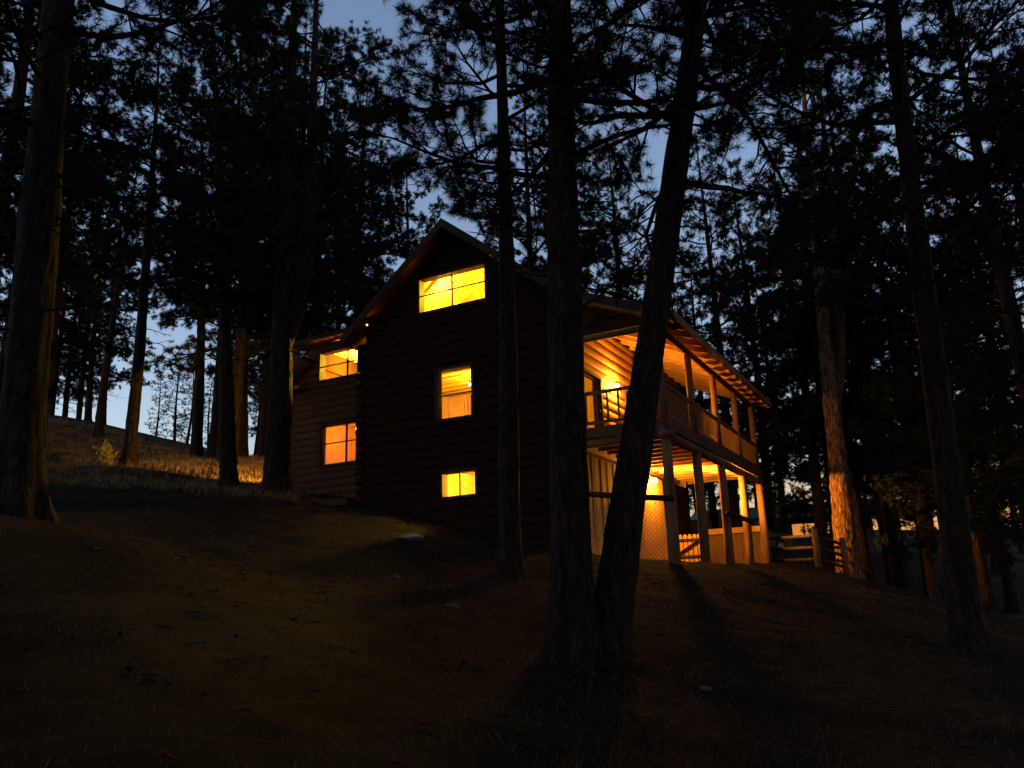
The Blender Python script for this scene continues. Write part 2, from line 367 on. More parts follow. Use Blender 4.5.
# porch roof
def pz(u): return 5.97 + .415 * (u + .62)
pr = slab('porch_roof', [(-.62, -.62, pz(-.62)), (2.62, -.62, pz(2.62)), (2.62, 11.2, pz(2.62)), (-.62, 11.2, pz(-.62))], .07, RM)
v = -.45
while v < 11.2:
    mb = MB(); mb.hexa([L(-.56, v, pz(-.56) - .25), L(2.58, v, pz(2.58) - .25), L(2.58, v + .09, pz(2.58) - .25), L(-.56, v + .09, pz(-.56) - .25),
                        L(-.56, v, pz(-.56) - .072), L(2.58, v, pz(2.58) - .072), L(2.58, v + .09, pz(2.58) - .072), L(-.56, v + .09, pz(-.56) - .072)])
    mb.build('rafter', M['ceil'], pr); v += .80
mb = MB(); mb.box(L(-.66, -.64, pz(-.62) - .17), L(-.622, 11.22, pz(-.62) + .012)); mb.build('fascia', M['post'], pr)
mb = MB(); mb.hexa([L(-.62, -.66, pz(-.62) - .2), L(2.62, -.66, pz(2.62) - .2), L(2.62, -.625, pz(2.62) - .2), L(-.62, -.625, pz(-.62) - .2),
                    L(-.62, -.66, pz(-.62) + .02), L(2.62, -.66, pz(2.62) + .02), L(2.62, -.625, pz(2.62) + .02), L(-.62, -.625, pz(-.62) + .02)])
mb.build('rake_board', M['trim'], pr)
# closed gable end of the porch roof, above the tie beam
mb = MB(); zt = lambda u: pz(u) - .21
mb.hexa([L(0.1, -.05, 5.96), L(2.58, -.05, 5.96), L(2.58, .02, 5.96), L(0.1, .02, 5.96), L(0.1, -.05, zt(.1)), L(2.58, -.05, zt(2.58)), L(2.58, .02, zt(2.58)), L(.1, .02, zt(.1))])
mb.build('porch_gable', M['trim'], cabin)
mb = MB(); mb.tube([L(-.2, 0, 5.87), L(2.55, 0, 5.87)], .085, 12); mb.build('tie_beam', M['post'], cabin, True)
mb = MB(); mb.tube([L(0, -.3, 5.87), L(0, 3, 5.86), L(0, 6, 5.87), L(0, 10.9, 5.87)], .09, 12); mb.build('porch_beam', M['post'], cabin, True)
# deck
deck = empty('deck'); deck.parent = cabin
mb = MB(); v = -.12
while v < 10.72:
    mb.box(L(-.12, v, 3.41), L(2.57, v + .138, 3.45)); v += .145
deck_floor = mb.build('deck_floor', M['deck'], deck)
for k in range(17):
    v = -.05 + k * .66; mb = MB(); mb.box(L(-.06, v, 3.2), L(2.57, v + .05, 3.405)); mb.build('joist', M['ceil'], deck)
mb = MB(); mb.box(L(-.14, -.14, 3.17), L(-.065, 10.75, 3.44)); mb.build('rim_board', M['deck'], deck)
mb = MB(); mb.box(L(-.06, -.16, 3.17), L(2.58, -.122, 3.44)); mb.build('rim_board', M['deck'], deck)
mb = MB(); mb.tube([L(0, -.25, 3.06), L(0, 5, 3.05), L(0, 10.9, 3.06)], .125, 12); mb.build('deck_beam', M['post'], deck, True)
mb = MB(); mb.tube([L(-.2, .02, 3.07), L(2.55, .02, 3.07)], .11, 12); mb.build('deck_beam', M['post'], deck, True)
PV = [0, 2.65, 5.3, 7.98, 10.6]
for k, v in enumerate(PV):
    mb = MB(); mb.tube([L(.02, v, -.35), L(0, v, .8), L(.0, v + .01, 2), L(0, v, 2.98)], [.135, .128, .125, .12], 14, wob=.03, rng=rd); mb.build('post', M['post'], cabin, True)
    mb = MB(); mb.tube([L(0, v, 3.45), L(.01, v, 4.4), L(0, v, 5.8)], [.105, .1, .095], 14, wob=.03, rng=rd); mb.build('post', M['post'], cabin, True)
def railing(p, q, nb):
    p, q = Vector(p), Vector(q)
    mb = MB(); mb.bar(p + Vector((0, 0, .93)), q + Vector((0, 0, .93)), .11, .07)
    r = mb.build('railing', M['rail'], deck)
    mb = MB(); mb.bar(p + Vector((0, 0, .14)), q + Vector((0, 0, .14)), .06, .075); mb.build('bottom_rail', M['rail'], r)
    for i in range(nb):
        c = p.lerp(q, (i + .5) / nb); mb = MB(); mb.bar(c + Vector((0, 0, .175)), c + Vector((0, 0, .90)), .042, .042, (1, 0, 0)); mb.build('baluster', M['rail'], r)
for a, b_ in zip(PV[:-1], PV[1:]): railing(L(0, a + .11, 3.45), L(0, b_ - .11, 3.45), 10)
railing(L(.12, 0, 3.45), L(2.5, 0, 3.45), 8)
railing(L(.12, 10.6, 3.45), L(2.5, 10.6, 3.45), 8)
# log rail round the lower posts
mb = MB(); mb.tube([L(2.5, -.02, 1.84), L(1.2, -.1, 1.64), L(-.1, -.08, 1.47)], .075, 10, wob=.06, rng=rd); mb.build('log_rail', M['trim'], cabin, True)
mb = MB(); mb.tube([L(-.14, 5.0, 1.52), L(-.14, 8.2, 1.45)], .08, 10, wob=.06, rng=rd); mb.build('log_rail', M['trim'], cabin, True)

def window(parent, a0, a1, z0, z1, P, vx=(), hz=(), trim=.07, name='window', m=M['trim']):
    mb = MB()
    def bx(x0, x1, y0, y1, o0, o1):
        mb.hexa([P(x0, y0, o0), P(x1, y0, o0), P(x1, y0, o1), P(x0, y0, o1), P(x0, y1, o0), P(x1, y1, o0), P(x1, y1, o1), P(x0, y1, o1)])
    o0, o1 = -.203, .075
    bx(a0 - trim, a0 + .012, z0 - trim, z1 + trim, o0, o1); bx(a1 - .012, a1 + trim, z0 - trim, z1 + trim, o0, o1)
    bx(a0 + .012, a1 - .012, z0 - trim, z0 + .012, o0, o1 + .003); bx(a0 + .012, a1 - .012, z1 - .012, z1 + trim, o0, o1)
    w = mb.build(name, m, parent); mb = MB()
    s = .03
    for x in vx: bx(x - s / 2 - .005, x + s / 2 + .005, z0 + .013, z1 - .013, -.04, .01)
    e = [a0 + .013] + sorted(sum([[x - s / 2 - .006, x + s / 2 + .006] for x in vx], [])) + [a1 - .013]
    for y in hz:
        for i in range(0, len(e), 2): bx(e[i], e[i + 1], y - s / 2, y + s / 2, -.04, .008)
    if mb.v: mb.build('sash_bar', m, w)
    mb = MB(); q = [Vector(P(a0, z0, -.02)), Vector(P(a1, z0, -.02)), Vector(P(a1, z1, -.02)), Vector(P(a0, z1, -.02))]
    if (q[1] - q[0]).cross(q[2] - q[0]).dot(Vector(P(a0, z0, 1)) - q[0]) < 0: q.reverse()
    mb.quad(q); mb.build('pane', M['glass'], w)
    return w
a = WIN['top']; window(cabin, *a, PF, [(a[0] + a[1]) / 2 + .02], [8.22])
a = WIN['mid']; window(cabin, *a, PF, [], [5.0])
a = WIN['bot']; window(cabin, *a, PF, [(a[0] + a[1]) / 2], [])
a = WINW['upper']; window(cabin, *a, PW, [10.88], [7.02])
a = WINW['lower']; window(cabin, *a, PW, [10.86], [4.36])
window(cabin, *SWIN, PS, [4.95], [])
dr = window(cabin, *DOOR, PS, [1.16, 2.29], [3.62, 5.33], name='glass_door')
mb = MB(); mb.tube([L(2.56, 2.22, 4.42), L(2.53, 2.22, 4.42), L(2.53, 2.12, 4.42)], .012, 8); mb.build('handle', M['metal'], dr)

# rooms: floors, partitions
def part_box(name, a, b_, m=M['pine'], parent=cabin):
    mb = MB(); mb.box(L(*a), L(*b_)); return mb.build(name, m, parent)
part_box('floor', (2.8, .2, 3.2), (9.26, 10.4, 3.44)); part_box('floor', (2.8, .2, 6.3), (9.26, 10.4, 6.5))
part_box('floor', (2.8, .2, -.2), (9.26, 10.4, .4))
part_box('partition', (2.8, 4.2, .4), (9.26, 4.3, 3.2)); part_box('partition', (2.8, 4.6, 3.44), (9.26, 4.7, 6.3))
part_box('partition', (4.6, .2, .4), (4.7, 4.2, 3.2)); part_box('partition', (7.6, .2, .4), (7.7, 4.2, 3.2))
mb = MB(); v = 3.2
mb.hexa([L(2.8, v, 6.5), L(9.26, v, 6.5), L(9.26, v + .1, 6.5), L(2.8, v + .1, 6.5), L(2.8, v, 7.3), L(9.26, v, 7.3), L(9.26, v + .1, 7.3), L(2.8, v + .1, 7.3)])
mb.hexa([L(2.8, v, 7.3), L(9.26, v, 7.3), L(9.26, v + .1, 7.3), L(2.8, v + .1, 7.3), L(RU - .1, v, 10.0), L(RU + .1, v, 10.0), L(RU + .1, v + .1, 10.0), L(RU - .1, v + .1, 10.0)])
mb.build('partition', M['pine'], cabin)
for e, nm in ((9.2, 9.2), (2.95, 2.95)):                   # boarded attic ceiling under each roof slope
    mb = MB(); z_ = lambda u: roofz(u) - .19
    mb.hexa([L(RU, .03, z_(RU) - .02), L(e, .03, z_(e) - .02), L(e, 3.19, z_(e) - .02), L(RU, 3.19, z_(RU) - .02), L(RU, .03, z_(RU)), L(e, .03, z_(e)), L(e, 3.19, z_(e)), L(RU, 3.19, z_(RU))])
    mb.build('attic_ceiling', M['pine'], cabin)
for v in (.9, 1.7, 2.5):                                  # attic rafters seen through the top window
    for e in (9.1, 2.9):
        mb = MB(); mb.bar(L(RU, v, RZ - .27), L(e, v, roofz(e) - .27), .06, .12, (0, 1, 0)); mb.build('attic_rafter', M['pine'], cabin)
part_box('floor', (9.68, 1.2, 2.6), (13.2, 7.8, 2.9)); part_box('floor', (9.68, 1.2, 5.6), (13.2, 7.8, 5.8))
part_box('partition', (9.68, 4.0, 2.9), (13.2, 4.1, 5.6)); part_box('partition', (9.68, 4.0, 5.8), (12.4, 4.1, 7.8))
for k in range(9):                                        # ceiling boards of the wing's lower room
    part_box('ceiling_board', (9.7, 1.25 + k * .3, 5.555), (13.1, 1.25 + k * .3 + .06, 5.595), M['ceil'])
for k in range(9):
    part_box('ceiling_board', (2.9, .4 + k * .45, 6.22), (9.2, .4 + k * .45 + .1, 6.295), M['ceil'])

def curtain(label, u0, u1, z0, z1, v, n):
    mb = MB(); k = n * 8; pts = []
    for i in range(k + 1):
        t_ = i / k; pts.append((u0 + (u1 - u0) * t_, v + .03 * math.sin(t_ * n * 2 * math.pi) + .008 * math.sin(t_ * 23)))
    for (ua, va), (ub, vb) in zip(pts[:-1], pts[1:]):
        mb.hexa([tuple(HW(ua, va, z0)), tuple(HW(ub, vb, z0)), tuple(HW(ub, vb + .006, z0)), tuple(HW(ua, va + .006, z0)), tuple(HW(ua, va, z1)), tuple(HW(ub, vb, z1)), tuple(HW(ub, vb + .006, z1)), tuple(HW(ua, va + .006, z1))])
    o = mb.build('curtain', M['cloth']); tag(o, label, 'curtain', 'curtains behind the cabin windows'); return o
curtain('pleated curtain behind the lower right of the middle window', 5.35, 6.05, 4.2, 5.02, .42, 6)
# ------------------------------------------------------------------ lamps, and lights added to them
def light(name, p, power, col=(1, .42, .045), r=.06, spot=None):
    ld = bpy.data.lights.new(name, 'SPOT' if spot else 'POINT'); ld.energy = power; ld.color = col; ld.shadow_soft_size = r
    o = bpy.data.objects.new(name, ld); COL.objects.link(o); o.location = tuple(p)
    if spot:
        tgt, ang, bl = spot; ld.spot_size = R(ang); ld.spot_blend = bl
        o.rotation_euler = (Vector(tuple(tgt)) - Vector(tuple(p))).to_track_quat('-Z', 'Y').to_euler()
    return o
def sphere(name, p, r, m, parent=None, sz=1.0):
    bm = bmesh.new(); bmesh.ops.create_uvsphere(bm, u_segments=16, v_segments=10, radius=r)
    for v in bm.verts: v.co.z *= sz
    me = bpy.data.meshes.new(name); bm.to_mesh(me); bm.free(); me.materials.append(m)
    me.polygons.foreach_set("use_smooth", [True] * len(me.polygons)); o = link(name, me, parent); o.location = p; return o
def wall_lamp(label, p, out, power, r=.06, col=(1, .37, .032), cap=True):
    """p: lamp point in house coords, out: (du,dv) away from the wall"""
    t = empty('wall_lamp', tuple(HW(*p)), -YAW); tag(t, label, 'lamp', 'outdoor lamps on the cabin walls')
    ox, oy = -out[0], out[1]
    mb = MB(); mb.bar((-ox * .12, -oy * .12, .02), (-ox * .10, -oy * .10, .02), .11, .16); mb.build('back_plate', M['metal'], t)
    mb = MB(); mb.tube([(-ox * .1, -oy * .1, .07), (-ox * .03, -oy * .03, .12), (0, 0, .10)], .012, 8); mb.build('arm', M['metal'], t)
    if cap:
        mb = MB(); mb.tube([(0, 0, .065), (0, 0, .085), (0, 0, .11)], [.075, .05, .02], 14); mb.build('cap', M['metal'], t, True)
    bo = sphere('bulb', (0, 0, 0), r, M['bulb'], t)
    light('lamp_light', HW(*p), power, col, r * 2)
    return t
wall_lamp('bright lantern beside the glass door on the upper deck wall', (2.43, 3.4, 5.42), (-1, 0), 110)
wall_lamp('bright lamp on the board wall under the deck', (2.40, 6.15, 2.84), (-1, 0), 125, .095)
# extra spot added at the same lamp to brighten the pine right of the deck
light('lamp_light', HW(2.34, 5.86, 2.80), 620, (1, .38, .04), .1, (at(850, 488, 28), 50, .7))
# small floodlight under the left rake, lighting the soffit
t = empty('floodlight', tuple(HW(8.95, -.42, 7.52)), -YAW); tag(t, 'tiny floodlight under the left slope of the gable roof', 'lamp')
sphere('bulb', (0, 0, 0), .022, M['bulbin'], t); mb = MB(); mb.tube([(0, .0, .02), (0, .02, .10)], [.03, .025], 8); mb.build('socket', M['metal'], t)
light('lamp_light', HW(8.95, -.42, 7.56), 2.4, (1, .24, .025), .04, (HW(7.2, -.32, 9.6), 70, .9))
# yard light on the wing's far corner, lighting the grass beyond
p = (13.62, 1.2, 4.6); t = empty('yard_light', tuple(HW(*p)), -YAW); tag(t, 'yard light at the left end of the cabin shining on the grass', 'lamp')
mb = MB(); mb.tube([(.12, 0, 0), (0, 0, 0), (-.1, .05, -.04)], [.05, .06, .085], 12); mb.build('shade', M['metal'], t, True)
light('lamp_light', HW(13.78, 1.22, 4.55), 175, (1, .47, .07), .05, (HW(22.0, 5.9, 4.9), 90, .06))
# bulbs in the rooms
def room_bulb(label, p, power, col=(1, .56, .022)):
    t = empty('ceiling_bulb', tuple(HW(*p)), -YAW); tag(t, label, 'light bulb', 'bulbs in the cabin rooms')
    sphere('bulb', (0, 0, 0), .055, M['bulbin'], t)
    mb = MB(); mb.tube([(0, 0, .05), (0, 0, .11)], [.025, .03], 10); mb.build('socket', M['metal'], t)
    light('room_light', HW(*p), power, col, .075)
room_bulb('bare bulb shining behind the wide top window of the gable', (7.05, 1.25, 8.75), 210)
room_bulb('second bare bulb added to brighten the right of the attic', (5.35, 2.4, 9.15), 130)  # extra bulb, added to even out the top window's glow
room_bulb('bare bulb shining behind the middle window of the gable', (6.9, 2.2, 5.9), 120)
room_bulb('small bare bulb at the left edge of the middle window', (6.98, .55, 4.90), 10)
room_bulb('bare bulb shining behind the small lowest window', (5.6, 1.6, 2.85), 260)
room_bulb('bare bulb shining behind the upper window of the left wing', (11.7, 2.4, 7.55), 320)
room_bulb('bare bulb shining behind the lower window of the left wing', (11.9, 2.8, 5.2), 34, (1, .36, .004))

# ------------------------------------------------------------------ under and round the deck
gt = empty('picket_gate', tuple(HW(1.06, 7.9, .12)), -YAW); tag(gt, 'lit wooden picket gate with a dark diagonal brace under the deck', 'gate')
for k in range(6):
    u = .46 + k * .16; mb = MB(); z0_, z1_ = .16, 1.0
    mb.hexa([L(u, 0, z0_), L(u + .13, 0, z0_), L(u + .13, .02, z0_), L(u, .02, z0_), L(u, 0, z1_), L(u + .13, 0, z1_), L(u + .13, .02, z1_), L(u, .02, z1_)])
    mb.hexa([L(u, 0, z1_), L(u + .13, 0, z1_), L(u + .13, .02, z1_), L(u, .02, z1_), L(u + .035, 0, z1_ + .06), L(u + .095, 0, z1_ + .06), L(u + .095, .02, z1_ + .06), L(u + .035, .02, z1_ + .06)])
    mb.build('picket', M['fence'], gt)
for z in (.30, .84):
    mb = MB(); mb.box(L(.45, -.035, z), L(1.42, -.003, z + .075)); mb.build('cross_rail', M['trim'], gt)
mb = MB(); mb.bar(L(1.36, -.055, .38), L(.55, -.055, .86), .03, .07, (0, 1, 0)); mb.build('brace', M['trim'], gt)
pf = empty('picket_fence', tuple(HW(1.06, 7.9, .12)), -YAW); tag(pf, 'narrow run of lit pickets between the gate and the board wall', 'fence')
for k in range(3):
    u = 1.46 + k * .16; mb = MB(); mb.box(L(u, 0, .1), L(u + .13, .02, 1.08)); mb.build('picket', M['fence'], pf)
mb = MB(); mb.box(L(1.46, .022, .8), L(1.92, .06, .88)); mb.build('cross_rail', M['fence'], pf)
def chain_link(label, p, q, h, step=.11, wire=.0028, poles=True):
    """wire mesh panel between two points in house coords"""
    t = empty('chain_link_fence', tuple(HW(*p)), 0); tag(t, label, 'fence')
    a = Vector(tuple(HW(*p))); b_ = Vector(tuple(HW(*q))); d = b_ - a; ln = d.length; d.normalize(); nrm = d.cross(Vector((0, 0, 1)))
    mb = MB(); n = int((ln + h) / step)
    for i in range(n):
        for s in (0, 1):
            x0 = i * step; x, z = x0, 0.0
            if x0 > ln: x, z = ln, x0 - ln
            xe, ze = max(0, x0 - h), min(h, x0)
            A_, B_ = (x, z), (xe, ze)
            if s: A_, B_ = (ln - x, z), (ln - xe, ze)
            P_, Q_ = d * A_[0] + Vector((0, 0, A_[1])), d * B_[0] + Vector((0, 0, B_[1]))
            if (P_ - Q_).length > .02: mb.bar(P_ + nrm * (.004 * s), Q_ + nrm * (.004 * s), wire * 2, wire * 2, nrm)
    mb.build('wire_mesh', M['metal'], t)
    if poles:
        for x in (0, ln):
            mb = MB(); mb.tube([d * x + Vector((0, 0, -.2)), d * x + Vector((0, 0, h + .04))], .022, 10); mb.build('pole', M['wire'], t, True)
    return t
chain_link('chain link panel across the front of the kennel under the deck', (2.5, .06, 0.0), (.15, -.02, 0.0), 1.45)
kp = chain_link('wire mesh panel with a lit top board at the far end below the deck', (2.1, 10.6, .2), (.13, 10.6, .2), 1.1, .09)
mb = MB(); mb.bar((0, 0, 1.2), tuple(Vector(tuple(HW(.13, 10.6, .2))) - Vector(tuple(HW(2.1, 10.6, .2))) + Vector((0, 0, 1.2))), .04, .2); mb.build('top_board', M['fence'], kp)
mb = MB(); rr = random.Random(8)
dv = Vector(tuple(HW(.13, 10.8, .2))) - Vector(tuple(HW(2.1, 10.8, .2)))
off_ = Vector(tuple(HV * .12))
for k in range(11):
    a_ = dv * (k / 11) + off_; b_ = dv * ((k + .93) / 11) + off_
    mb.bar(a_.lerp(b_, .5) , a_.lerp(b_, .5) + Vector((0, 0, 1.08)), dv.length / 11 * .93, .018, tuple(HV))
mb.build('backing_board', M['post'], kp)
# split rail fence beyond the deck
def split_fence(label, pts, nrail=3, h=1.15, group=None):
    t = empty('split_rail_fence', tuple(pts[0])); tag(t, label, 'fence', group); o = Vector(tuple(pts[0])); rr = random.Random(len(label))
    for p in pts:
        q = Vector(tuple(p)) - o; mb = MB(); mb.tube([q + Vector((0, 0, -.2)), q + Vector((.01, 0, h * .6)), q + Vector((0, 0, h + .1))], [.11, .1, .095], 10, wob=.06, rng=rr); mb.build('post', M['post'], t, True)
    for p, q in zip(pts[:-1], pts[1:]):
        a_, b_ = Vector(tuple(p)) - o, Vector(tuple(q)) - o
        for k in range(nrail):
            z = .28 + k * .38; mb = MB(); mb.tube([a_ + Vector((0, 0, z)), a_.lerp(b_, .5) + Vector((0, 0, z + rr.uniform(-.03, .02))), b_ + Vector((0, 0, z))], [.05, .058, .048], 8, wob=.1, rng=rr); mb.build('fence_rail', M['grey'], t, True)
    return t
def onground(p): p = np.array(p, float); p[2] = gz(p[0], p[1]); return p
split_fence('weathered split rail fence running from the deck to the lit pine', [onground(HW(.2, 12.0, 0)), onground(at(818, 562, 27)), onground(at(846, 570, 27.2))])

# timber by the wing, stone on the slope
mb = MB(); mb.box((-.75, -.09, -.05), (.75, .09, .16)); o = mb.build('landscape_timber', M['trim'], None, bevel=.015)
p = onground(at(327, 497, 22.5)); o.location = p; o.rotation_euler = (0, 0.03, R(-24)); tag(o, 'dark squared timber lying on the slope below the left wing', 'timber')
def rock(label, p, s, seed, m_=None):
    bm = bmesh.new(); bmesh.ops.create_icosphere(bm, subdivisions=3, radius=1); rr = np.random.default_rng(seed)
    dirs = rr.normal(size=(14, 3)); dirs /= np.linalg.norm(dirs, axis=1)[:, None]
    for v in bm.verts:
        c = np.array(v.co); k = 1.0
        for d in dirs: k = min(k, .72 / max(1e-3, c @ d)) if c @ d > .72 else k
        v.co = Vector(tuple(c * k * np.array(s)))
    me = bpy.data.meshes.new('stone'); bm.to_mesh(me); bm.free(); me.materials.append(m_ or M['stone'])
    o = link('stone', me); o.location = p; tag(o, label, 'stone'); return o
p = onground(at(413, 529, 18)); rock('flat pale stone lying on the slope below the gable wall', p + np.array([0, 0, .05]), (.28, .2, .1), 2)

for i, (x, y, d) in enumerate([(95, 566, 9.5), (182, 548, 12), (452, 612, 11.5), (705, 690, 9), (395, 575, 14)]):
    q = onground(at(x, y, d)); k = .05 + .03 * ((i * 7) % 5) / 2
    rock('small rough stone half sunk in the foreground slope', q + np.array([0, 0, k * .05]), (k * 1.3, k, k * .6), 50 + i, M['rock'])['group'] = 'stones on the foreground slope'
# ------------------------------------------------------------------ cars and neighbour's house far behind
def car(label, p, rz, m, pickup=False):
    t = empty('parked_car', tuple(p), rz); tag(t, label, 'car', 'cars parked beyond the fence')
    prof = [(-2.2, .35), (-2.22, .75), (-2.1, .98), (-1.1, 1.02), (-.5, 1.5), (.9, 1.55), (1.7, 1.05), (2.15, .95), (2.2, .4)]
    if pickup: prof = [(-2.6, .45), (-2.62, .85), (-2.5, 1.1), (-1.3, 1.15), (-.75, 1.78), (.45, 1.8), (.62, 1.15), (2.55, 1.12), (2.6, .5)]
    mb = MB(); n = len(prof)
    for s in (-1, 1):
        mb.quad([(x, s * (.88 if z < 1.2 else .72), z) for x, z in prof][::s])
    for i in range(n):
        a_, b_ = prof[i], prof[(i + 1) % n]
        wa, wb = (.88 if a_[1] < 1.2 else .72), (.88 if b_[1] < 1.2 else .72)
        mb.quad([(a_[0], -wa, a_[1]), (a_[0], wa, a_[1]), (b_[0], wb, b_[1]), (b_[0], -wb, b_[1])])
    mb.build('body', m, t, bevel=.03)
    gi = [i for i in range(n) if prof[i][1] > 1.3]; i0, i1 = gi[0], gi[-1]
    mb = MB()
    for a_, b_ in ((prof[i0 - 1], prof[i0]), (prof[i1], prof[i1 + 1])):
        l = lambda t_: (a_[0] + (b_[0] - a_[0]) * t_, a_[1] + (b_[1] - a_[1]) * t_)
        (xa, za), (xb, zb) = l(.15), l(.88); o_ = -.03 if a_[1] < b_[1] else .03
        mb.hexa([(xa + o_, -.72, za + .02), (xa + o_, .72, za + .02), (xa + o_ * .3, .72, za), (xa + o_ * .3, -.72, za), (xb + o_, -.64, zb + .02), (xb + o_, .64, zb + .02), (xb + o_ * .3, .64, zb), (xb + o_ * .3, -.64, zb)])
    mb.build('windscreen', M['carglass'], t)
    for s in (-1, 1):
        mb = MB(); x0, x1 = prof[i0][0], prof[i1][0]
        mb.hexa([(x0 - .35, s * .86, 1.12), (x1 + .3, s * .86, 1.12), (x1 + .3, s * .88, 1.13), (x0 - .35, s * .88, 1.13), (x0 + .05, s * .745, prof[i0][1] - .1), (x1 - .03, s * .745, prof[i0][1] - .1), (x1 - .03, s * .765, prof[i0][1] - .1), (x0 + .05, s * .765, prof[i0][1] - .1)])
        mb.build('side_window', M['carglass'], t)
    for x in (-1.4, 1.4):
        for s in (-1, 1):
            mb = MB(); mb.tube([(x, s * .72, .34), (x, s * .92, .34)], .34, 18); w = mb.build('wheel', M['tyre'], t)
            mb = MB(); mb.tube([(x, s * .90, .34), (x, s * .925, .34)], .2, 14); mb.build('rim', M['wire'], w)
    for s in (-1, 1):
        mb = MB(); mb.box((-2.24 - (.4 if pickup else 0), s * .8, .68), (-2.19 - (.4 if pickup else 0), s * .55, .84)); mb.build('headlight', M['glass'], t)
    return t
car('pale car parked behind the lit end posts of the deck', onground(at(748, 549, 43)), R(-160), M['paint'])
car('dark pickup truck parked behind the fence left of the pale car', onground(at(716, 549, 48)), R(25), M['paint2'], True)
p = onground(at(809, 545, 58)); fh = empty('neighbour_house', tuple(p), R(-12)); tag(fh, 'low dark house with two small lit windows far behind the fence', 'house')
mb = MB(); mb.box((-3.2, 0, -1), (4.2, 6, 2.2)); mb.build('wall', M['stucco'], fh)
mb = MB(); mb.hexa([(-3.7, -.6, 2.1), (4.8, -.6, 2.1), (4.8, 3.2, 3.25), (-3.7, 3.2, 3.25), (-3.7, -.6, 2.25), (4.8, -.6, 2.25), (4.8, 3.2, 3.4), (-3.7, 3.2, 3.4)])
mb.hexa([(-3.7, 3.2, 3.25), (4.8, 3.2, 3.25), (4.8, 6.6, 2.1), (-3.7, 6.6, 2.1), (-3.7, 3.2, 3.4), (4.8, 3.2, 3.4), (4.8, 6.6, 2.25), (-3.7, 6.6, 2.25)])
mb.build('roof', M['roof'], fh)
for x0, x1 in ((-1.0, .6), (1.35, 2.0)):
    mb = MB(); z0_, z1_ = .95, 1.75
    for q in ((x0 - .08, x0, z0_ - .08, z1_ + .08), (x1, x1 + .08, z0_ - .08, z1_ + .08), (x0, x1, z0_ - .08, z0_), (x0, x1, z1_, z1_ + .08)): mb.box((q[0], -.04, q[2]), (q[1], -.002, q[3]))
    mb.box(((x0 + x1) / 2 - .05, -.04, z0_), ((x0 + x1) / 2 + .05, -.014, z1_)); w = mb.build('window', M['trim'], fh)
    mb = MB(); mb.quad([(x0, -.012, z0_), (x1, -.012, z0_), (x1, -.012, z1_), (x0, -.012, z1_)]); mb.build('pane', M['farwin'], w)

# ------------------------------------------------------------------ pines
def tube_net(segs, n):
    """segs (k,8): p0,r0,p1,r1 -> verts, quads"""
    s = np.asarray(segs, float); p0, ra, p1, rb = s[:, 0:3], s[:, 3], s[:, 4:7], s[:, 7]
    d = p1 - p0; d /= np.linalg.norm(d, axis=1)[:, None] + 1e-9
    ref = np.where(np.abs(d[:, 2:3]) > .9, [[1., 0, 0]], [[0, 0, 1.]]); a = np.cross(d, ref); a /= np.linalg.norm(a, axis=1)[:, None]; c = np.cross(d, a)
    t = np.arange(n) * 2 * math.pi / n
    ring = a[:, None, :] * np.cos(t)[None, :, None] + c[:, None, :] * np.sin(t)[None, :, None]
    Vv = np.concatenate([p0[:, None] + ring * ra[:, None, None], p1[:, None] + ring * rb[:, None, None]], 1).reshape(-1, 3)
    k = np.arange(n); q = np.stack([k, (k + 1) % n, n + (k + 1) % n, n + k], 1)
    F = (np.arange(len(s)) * 2 * n)[:, None, None] + q[None]
    return Vv, F.reshape(-1, 4)
def needles(rg, C, Ax, n, ln, w, spread=1.0):
    T = len(C); c = np.repeat(C, n, 0); ax = np.repeat(Ax, n, 0); k = T * n
    rnd = rg.normal(size=(k, 3)); perp = rnd - (rnd * ax).sum(1)[:, None] * ax; perp /= np.linalg.norm(perp, axis=1)[:, None] + 1e-9
    ang = rg.uniform(.2, 1.75, k) * spread
    d = ax * np.cos(ang)[:, None] + perp * np.sin(ang)[:, None]
    l = ln * rg.uniform(.65, 1.1, k)
    base = c - ax * (rg.uniform(0, .12, k) * (ln / .17))[:, None]
    side = np.cross(d, rg.normal(size=(k, 3))); side /= np.linalg.norm(side, axis=1)[:, None] + 1e-9
    Vv = np.stack([base - side * w / 2, base + side * w / 2, base + d * l[:, None] + np.array([0, 0, -.01])], 1).reshape(-1, 3)
    return Vv, np.arange(k * 3).reshape(-1, 3)
